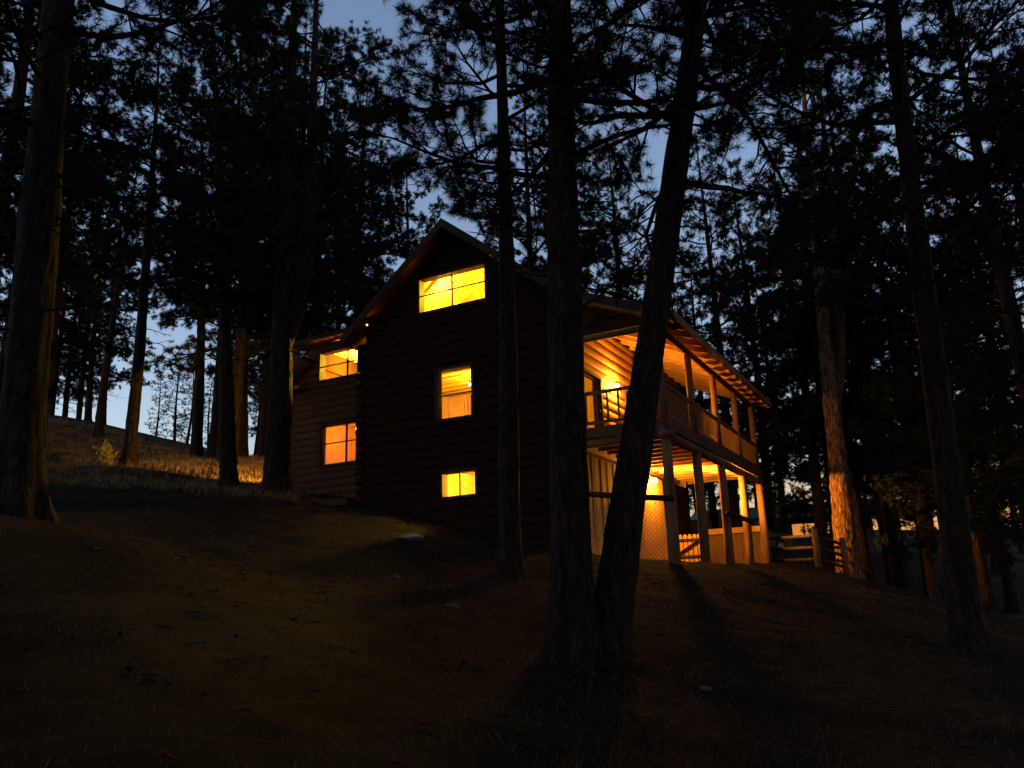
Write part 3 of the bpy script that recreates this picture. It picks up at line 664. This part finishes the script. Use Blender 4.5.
def pine_meshes(seed, H, r0, cb, Lm, lean=(0, 0), per_m=3.0, ndl=36, nl=.17, nw=.011, dead=6, fork=None, bk='bark', limbs=(), sides=14, tuft_gap=.17, trunk_top=None, droop=-12, nmat='needle', curve=.15, clump=2):
    rg = np.random.default_rng(seed); segs = []; thin = []; tc_, ta_ = [], []
    cx, cy = rg.uniform(-1, 1, 2) * curve
    lean = np.array(lean)
    def axis(h): 
        t = h / H
        return np.array([lean[0] * h + cx * math.sin(t * 3.1) * 2 * (t < 9), lean[1] * h + cy * math.sin(t * 3.1) * 2, h])
    def rad(h): return max(.02, r0 * (1 - (h / H)) ** .75) + r0 * .45 * math.exp(-max(0, h + .1) / .35)
    # trunk
    tv, tf = [], []
    def trunk(ax, rd_, h0, h1, n=sides):
        hs = np.concatenate([np.arange(h0, min(h1, 12), .22), np.arange(min(h1, 12), h1, .6), [h1]]); b0 = sum(len(x) for x in tv)
        ph = rg.uniform(0, 6.28, 6); th = np.arange(n) * 2 * math.pi / n; vs = []
        for h in hs:
            r = rd_(h); p = ax(h); fl = math.exp(-max(0, h + .1) / .3)
            rr = r * (1 + .22 * fl * np.sin(5 * th + ph[3])) * (1 + .045 * np.sin(3 * th + ph[0] + h * .5) + .04 * np.sin(5 * th + ph[1] - h * .7) + .035 * np.sin(2 * th + ph[2] + 1.3 * h) + rg.normal(0, .036, n))
            vs.append(np.stack([p[0] + rr * np.cos(th), p[1] + rr * np.sin(th), np.full(n, p[2])], 1))
        tv.append(np.concatenate(vs)); k = np.arange(n)
        for i in range(len(hs) - 1):
            q = np.stack([k, (k + 1) % n, n + (k + 1) % n, n + k], 1) + b0 + i * n; tf.append(q)
    trunk(axis, rad, -.35, H)
    if fork:
        fh_, fdx, fdy = fork
        ax2 = lambda h: axis(fh_) * 1.0 + np.array([fdx * (1 - math.exp(-(h - fh_) / 1.6)) + lean[0] * (h - fh_), fdy * (1 - math.exp(-(h - fh_) / 1.6)) + lean[1] * (h - fh_), h - fh_])
        trunk(ax2, lambda h: max(.02, rad(h) * .8), fh_ - .1, H * .93)
    def polyline(p, d, Lb, ns, r1, wob, upc, store):
        pts = [p]; st = Lb / ns; r = r1
        for i in range(ns):
            d = d + rg.normal(0, wob * 1.35, 3) + np.array([0, 0, upc]); d = d / np.linalg.norm(d); q = p + d * st
            rn = r1 * (1 - (i + 1) / ns) + .006; store.append((*p, r, *q, rn)); p = q; r = rn; pts.append(p)
        return pts
    def dirv(az, el): return np.array([math.cos(az) * math.cos(el), math.sin(az) * math.cos(el), math.sin(el)])
    def sub(pts, Lb, live, dens=1.0):
        n = max(4, int(Lb * 4.6 * dens)); ns = len(pts) - 1
        for j in range(n):
            s = .22 + .78 * (j + rg.uniform(0, 1)) / n; f = min(s * ns, ns - 1e-3); i = int(f); p = pts[i] + (pts[i + 1] - pts[i]) * (f - i)
            d = pts[i + 1] - pts[i]; d /= np.linalg.norm(d); sd = np.cross(d, [0, 0, 1]); sd /= np.linalg.norm(sd) + 1e-9
            a = rg.uniform(.5, 1.15) * (1 if j % 2 else -1)
            dd = d * math.cos(a) + sd * math.sin(a) + np.array([0, 0, rg.uniform(-.35, .30)]); dd /= np.linalg.norm(dd)
            l2 = max(.3, Lb * (.16 + .30 * (1 - s)) * rg.uniform(.6, 1.3))
            p2 = polyline(p, dd, l2, 3, .006 + .010 * l2, .16, .05 if live else -.02, thin)
            if live:
                m_ = max(2, int(l2 / tuft_gap) + 1)
                for q in range(m_):
                    s2 = .3 + .7 * (q + 1) / m_; f2 = min(s2 * 3, 2.999); i2 = int(f2); pp = p2[i2] + (p2[i2 + 1] - p2[i2]) * (f2 - i2)
                    e = p2[i2 + 1] - p2[i2]; e /= np.linalg.norm(e)
                    if q < m_ - 1:
                        e2 = e * .7 + rg.normal(0, .55, 3) + np.array([0, 0, .25]); e2 /= np.linalg.norm(e2); l3 = rg.uniform(.1, .24)
                        thin.append((*pp, .006, *(pp + e2 * l3), .004)); pp = pp + e2 * l3; e = e2
                    tc_.append(pp); ta_.append(e)
        if live: tc_.append(pts[-1]); e = pts[-1] - pts[-2]; ta_.append(e / np.linalg.norm(e))
        elif True:
            pass
    n = int((H - cb) * per_m); az0 = rg.uniform(0, 6.28)
    for i in range(n):
        h = cb + (H - cb) * (i + rg.uniform(0, .8)) / n; t = (h - cb) / (H - cb)
        Lb = Lm * (min(1, .62 + 1.1 * t)) * max(.12, (1 - t) ** .65) * rg.uniform(.65, 1.2); az = az0 + i * 2.399 + rg.uniform(-.4, .4)
        base = axis(h)
        if fork and h > fork[0] + .5 and i % 2: base = ax2(h)
        d = dirv(az, R(droop + 32 * t + rg.uniform(-12, 12)))
        pts = polyline(base + d * rad(h) * .5, d, Lb, 6, min(rad(h) * .4, .010 + .011 * Lb), .12, .05, segs)
        sub(pts, Lb, True)
    for i in range(dead):
        h = rg.uniform(max(1.8, cb - 2.2), cb + .8); az = rg.uniform(0, 6.28); Lb = rg.uniform(.5, 1.7)
        d = dirv(az, R(rg.uniform(-25, 15))); pts = polyline(axis(h), d, Lb, 4, .016, .2, -.03, segs); sub(pts, Lb, False, .7)
    for (h, az, el, Lb, rr_, live) in limbs:
        d = dirv(R(az), R(el)); pts = polyline(axis(h), d, Lb, 9, rr_, .13, .02, segs); sub(pts, Lb, live, .8)
    Tm = npmesh('trunk', np.concatenate(tv), np.concatenate(tf), M[bk], True)
    v1, f1 = tube_net(segs, 6); v2, f2 = tube_net(thin, 3)
    Bm = npmesh('branches', np.concatenate([v1, v2]), np.concatenate([f1, f2 + len(v1)]) if False else [f1, f2 + len(v1)], M['twig'], True)
    C, Ax = np.array(tc_), np.array(ta_)
    C = np.repeat(C, clump, 0); Ax = np.repeat(Ax, clump, 0); k_ = len(C); C = C + rg.normal(0, nl * .55, (k_, 3)) * (np.arange(k_) % clump > 0)[:, None]
    Ax = Ax + rg.normal(0, .35, (k_, 3)); Ax /= np.linalg.norm(Ax, axis=1)[:, None]
    v3, f3 = needles(rg, C, Ax, ndl, nl, nw)
    Nm = npmesh('needles', v3, f3, M[nmat])
    return Tm, Bm, Nm
NT = [0]
def pine(label, base, meshes, group=None, rz=0.0, sc=1.0, name='pine_tree'):
    t = empty(name, tuple(base), rz); t.scale = (sc, sc, sc); tag(t, label, 'tree', group)
    for nm, me in zip(('trunk', 'branches', 'needles'), meshes): link(nm, me, t)
    NT[0] += len(meshes[2].polygons); return t
def near_pine(label, px, py, d, topx, topy, H, r0, cb, Lm, seed, **kw):
    """stand a pine on the ground at the spot the photo shows, leaning as it does there"""
    b0 = onground(at(px, py, d)); tp = at(topx, topy, d); ln = (tp - b0) / (tp[2] - b0[2])
    return pine(label, b0, pine_meshes(seed, H, r0, cb, Lm, (ln[0], ln[1] + kw.pop('ly', 0)), **kw))
near_pine('massive dark pine trunk at the far left edge', 16, 502, 11, 72, 0, 21, .31, 4.8, 5.0, 11, sides=36, per_m=3.2, ndl=46, dead=10, nw=.010)
near_pine('straight dark pine in the middle foreground, left one of the joined pair', 572, 655, 9.5, 562, 0, 19, .25, 5.9, 4.4, 12, sides=36, per_m=3.2, ndl=46, dead=8, nw=.009, curve=.03)
near_pine('leaning dark pine in the middle foreground, right one of the joined pair', 606, 664, 9.7, 690, 0, 18, .225, 6.4, 4.4, 13, sides=36, per_m=3.2, ndl=46, dead=5, nw=.009, curve=.08,
          limbs=[(7.2, 178, 0, 2.4, .055, True), (7.6, 10, 25, 1.6, .05, True), (6.1, -15, -12, 2.2, .045, True)])
near_pine('slim dark pine standing in front of the gable wall', 511, 575, 15, 497, 0, 19, .21, 8.0, 4.4, 14, sides=18, per_m=3.4, ndl=44, dead=6, curve=.05)
near_pine('straight dark pine with a lit right edge, left of the cabin', 229, 487, 25.5, 212, 60, 21, .27, 5.8, 5.0, 15, sides=18, per_m=3.4, ndl=42, nw=.014, dead=8, curve=.1)
near_pine('thick forked dark pine against the left wing of the cabin', 276, 491, 24, 292, 60, 21, .40, 6.4, 5.2, 16, sides=20, per_m=3.6, ndl=42, nw=.014, dead=8, fork=(4.6, .75, .1), curve=.08)
near_pine('reddish lit pine trunk rising from the glowing grass', 129, 466, 29.4, 143, 270, 19, .24, 7.0, 3.2, 17, per_m=3.2, ndl=40, nw=.015, dead=5)
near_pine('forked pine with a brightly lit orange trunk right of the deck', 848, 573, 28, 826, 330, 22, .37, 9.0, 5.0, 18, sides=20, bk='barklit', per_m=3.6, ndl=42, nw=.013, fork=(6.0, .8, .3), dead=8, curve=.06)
near_pine('tall pine on the right with an orange rim down its left edge', 966, 634, 12, 902, 60, 20, .215, 6.0, 4.6, 19, sides=20, per_m=3.4, ndl=44, nw=.011, dead=8, curve=.07)
near_pine('thin dark pine on the left skyline', 97, 442, 40, 120, 290, 17, .22, 6.0, 3.0, 20, per_m=3.0, ndl=36, nw=.02, dead=6)
near_pine('thin pine with a faintly lit trunk behind the glowing grass', 196, 455, 36, 198, 300, 18, .26, 6.5, 3.2, 21, per_m=3.2, ndl=36, nw=.02, dead=5)
# stock of background pines, copied with turn and size
stock = [pine_meshes(40 + i, 18 + i % 3, .24, [4.5, 5.5, 3.0, 2.2][i % 4], [4.6, 4.2, 4.3, 3.8][i % 4], per_m=3.0, ndl=26, nl=.2, nw=.024, dead=5, sides=10, tuft_gap=.22, nmat=['needle', 'needle2'][i % 2]) for i in range(4)]
spruce = pine_meshes(60, 8, .12, .5, 1.7, per_m=6, ndl=16, nl=.12, nw=.02, dead=0, sides=8, tuft_gap=.2, droop=-5, nmat='needle2')
rb = random.Random(77)
def stand(label, group, lst, hsc=1.0):
    for (x, d, s, k) in lst:
        q = ray(x, 590); p = EYE + q * d / q[1]; p = onground(p); p[2] -= .1
        pine(label, p, stock[k], group, rb.uniform(0, 6.28), s)
stand('dark pine in the stand behind the cabin roof', 'pines behind the cabin', [(405, 40, 1.0, 0), (545, 38, 1.2, 2), (600, 42, 1.25, 0), (640, 40, 1.1, 2), (692, 46, .9, 3), (360, 42, 1.25, 1), (310, 36, 1.2, 0), (335, 52, 1.2, 2), (575, 52, 1.3, 1), (520, 48, 1.25, 3)])
stand('dark pine in the dense stand right of the deck', 'pines beyond the right end of the deck', [(722, 44, .95, 3), (742, 37, 1.1, 2), (778, 44, 1.2, 2), (828, 34, 1.1, 0), (840, 40, 1.15, 3), (870, 50, 1.2, 2), (895, 33, 1.15, 0), (930, 34, 1.15, 2), (960, 44, 1.15, 3), (985, 27, 1.1, 2), (1010, 38, 1.15, 0), (1045, 30, 1.15, 3), (1075, 19, 1.05, 2), (1110, 24, 1.15, 0), (905, 29, 1.15, 1), (900, 60, 1.1, 3), (940, 64, 1.1, 3), (985, 62, 1.1, 2), (1030, 66, 1.1, 3), (860, 68, 1.0, 3), (765, 72, 1.0, 3), (905, 78, 1.0, 3), (935, 84, 1.1, 3), (965, 80, 1.0, 3), (880, 84, 1.1, 3), (705, 64, 1.0, 3), (1000, 50, 1.1, 3), (870, 33, 1.1, 1), (790, 52, 1.1, 3)])
stand('dark pine on the hillside left of the cabin', 'pines on the left hillside', [(20, 34, 1.1, 1), (235, 38, 1.15, 1), (255, 46, 1.2, 0), (-30, 24, 1.05, 3), (0, 44, 1.0, 3), (85, 52, .95, 2), (222, 32, 1.2, 1), (-70, 19, 1.1, 1), (-110, 15, 1.05, 0), (70, 50, .9, 3), (45, 60, .9, 3), (283, 33, 1.25, 0), (205, 36, 1.25, 2), (30, 52, .9, 3), (250, 58, 1.1, 3), (280, 54, 1.1, 2), (60, 58, .9, 2)])
for x, y, k, q in [(-9, -4, 2, 1.0), (-4, -9, 0, 1.1), (3, -7, 3, 1.1), (9, -3, 2, 1.0), (13, 4, 0, 1.1), (-14, 3, 3, 1.0), (0, -15, 2, 1.1), (-11, -13, 3, 1.1), (10, -13, 2, 1.1), (17, -4, 3, 1.1), (-18, -4, 2, 1.0), (14, 12, 1, 1.0), (-6, -15, 2, 1.2), (6, -18, 3, 1.2), (-16, -10, 0, 1.2), (16, -9, 2, 1.2), (0, -24, 2, 1.3), (-3, -5, 1, 1.1), (6, -9, 1, 1.2), (-20, -18, 2, 1.3), (20, -20, 2, 1.3), (-24, 4, 2, 1.1)]:  # unseen pines, added to shade the slope and cabin front from the sky
    pine('dark unseen pine around the viewpoint, added for shade', onground((x, y, 0)), stock[k], 'pines around the viewpoint', rb.uniform(0, 6.28), q)
for x, d, s in [(150, 60, .7), (170, 58, .9), (182, 62, 1.0), (205, 60, .8), (222, 64, 1.1)]:
    q = ray(x, 500); p = onground(EYE + q * d / q[1]); pine('small young conifer on the left skyline', p, spruce, 'young conifers on the left skyline', rb.uniform(0, 6), s)
import sys; sys.stderr.write("needle faces %d\n" % NT[0])

# ------------------------------------------------------------------ shrub and grass
def leaf_cloud(seed, n, h, r, leaf):
    rg = np.random.default_rng(seed); segs = []; C = []; A_ = []
    for i in range(26):
        az = rg.uniform(0, 6.28); p = np.array([rg.normal(0, .06), rg.normal(0, .06), 0]); q_ = rg.uniform(.1, .75); d = np.array([math.cos(az) * q_, math.sin(az) * q_, 1.0]); hh = h * rg.uniform(.45, 1.1)
        for k in range(4):
            d = d + rg.normal(0, .18, 3); d /= np.linalg.norm(d); q = p + d * hh / 4 * rg.uniform(.7, 1.1); segs.append((*p, .007, *q, .005)); 
            for j in range(n):
                s = p + (q - p) * rg.uniform(0, 1); C.append(s + rg.normal(0, .05, 3)); e = d + rg.normal(0, .5, 3); A_.append(e / np.linalg.norm(e))
            p = q
    v1, f1 = tube_net(segs, 4); v2, f2 = needles(rg, np.array(C), np.array(A_), 5, leaf, leaf * .35)
    return npmesh('stems', v1, f1, M['twig']), npmesh('leaves', v2, f2, M['shrub'])
sm, lm = leaf_cloud(9, 9, .95, .5, .1)
t = empty('shrub', tuple(onground(at(104, 473, 29.2)))); tag(t, 'bright yellow green shrub in the lit grass beside the reddish pine', 'shrub'); link('stems', sm, t); link('leaves', lm, t)
rg = np.random.default_rng(21)
def grass_patch(n, xy, hmin, hmax, w):
    z = ground(xy[:, 0], xy[:, 1]); k = len(xy); az = rg.uniform(0, 6.28, k); h = rg.uniform(hmin, hmax, k); ln = rg.normal(0, .6, (k, 2)) * h[:, None]
    b_ = np.stack([xy[:, 0], xy[:, 1], z - .01], 1); s = np.stack([np.cos(az), np.sin(az), np.zeros(k)], 1) * w
    m_ = b_ + np.stack([ln[:, 0] * .35, ln[:, 1] * .35, h * .6], 1); t_ = b_ + np.stack([ln[:, 0], ln[:, 1], h], 1)
    return np.stack([b_ - s, b_ + s, m_ + s * .6, t_, m_ - s * .6], 1).reshape(-1, 3), np.arange(k * 5).reshape(-1, 5)
def clumps(n, per, lo, hi, sp):
    c = np.stack([rg.uniform(lo[0], hi[0], n), rg.uniform(lo[1], hi[1], n)], 1); return (c[:, None] + rg.normal(0, sp, (n, per, 2))).reshape(-1, 2)
M['grasslit'] = plain('tall_dry_grass_lit', (0.20, 0.13, 0.048), 0.8)  # grass colour raised to brighten the slope under the yard light
def lay_grass(name, label, m, lst):
    vs, fs, b0 = [], [], 0
    for xy, a_, b_, w in lst:
        rel = np.concatenate([xy, np.zeros((len(xy), 1))], 1) - A0; uu, vv = rel @ HU, rel @ HV
        xy = xy[~((uu > -.3) & (uu < 13.6) & (vv > -.2) & (vv < 11))]      # keep clear of the cabin
        v_, f_ = grass_patch(0, xy, a_, b_, w); vs.append(v_); fs.append(f_ + b0); b0 += len(v_)
    tag(link(name, npmesh(name, np.concatenate(vs), np.concatenate(fs), m)), label, 'grass', kind='stuff')
lay_grass('tall_grass', 'tall dry grass on the slope uphill of the cabin', M['grasslit'], [(clumps(4200, 14, (-27, 22), (-6, 44), .16), .06, .24, .005)])
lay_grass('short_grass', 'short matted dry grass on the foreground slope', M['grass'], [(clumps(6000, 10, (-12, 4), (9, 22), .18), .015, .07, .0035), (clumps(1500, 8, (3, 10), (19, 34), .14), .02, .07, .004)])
# fallen twigs and cones
mb = MB(); rr = random.Random(31)
for i in range(900):
    x, y = rr.uniform(-7, 6), rr.uniform(5.2, 17); z = gz(x, y); a_ = rr.uniform(0, 6.28); l = rr.uniform(.06, .3) if i % 9 else .05; r_ = .005 if i % 9 else .016
    dx, dy = math.cos(a_) * l, math.sin(a_) * l; mb.tube([(x, y, z + r_), (x + dx * .5, y + dy * .5, z + r_ + .01), (x + dx, y + dy, gz(x + dx, y + dy) + r_)], [r_ * .7, r_, r_ * .5], 5, wob=.2, rng=rr)
o = mb.build('fallen_twigs', M['twig']); tag(o, 'fallen twigs and pine cones littering the forest floor', 'twigs', kind='stuff')
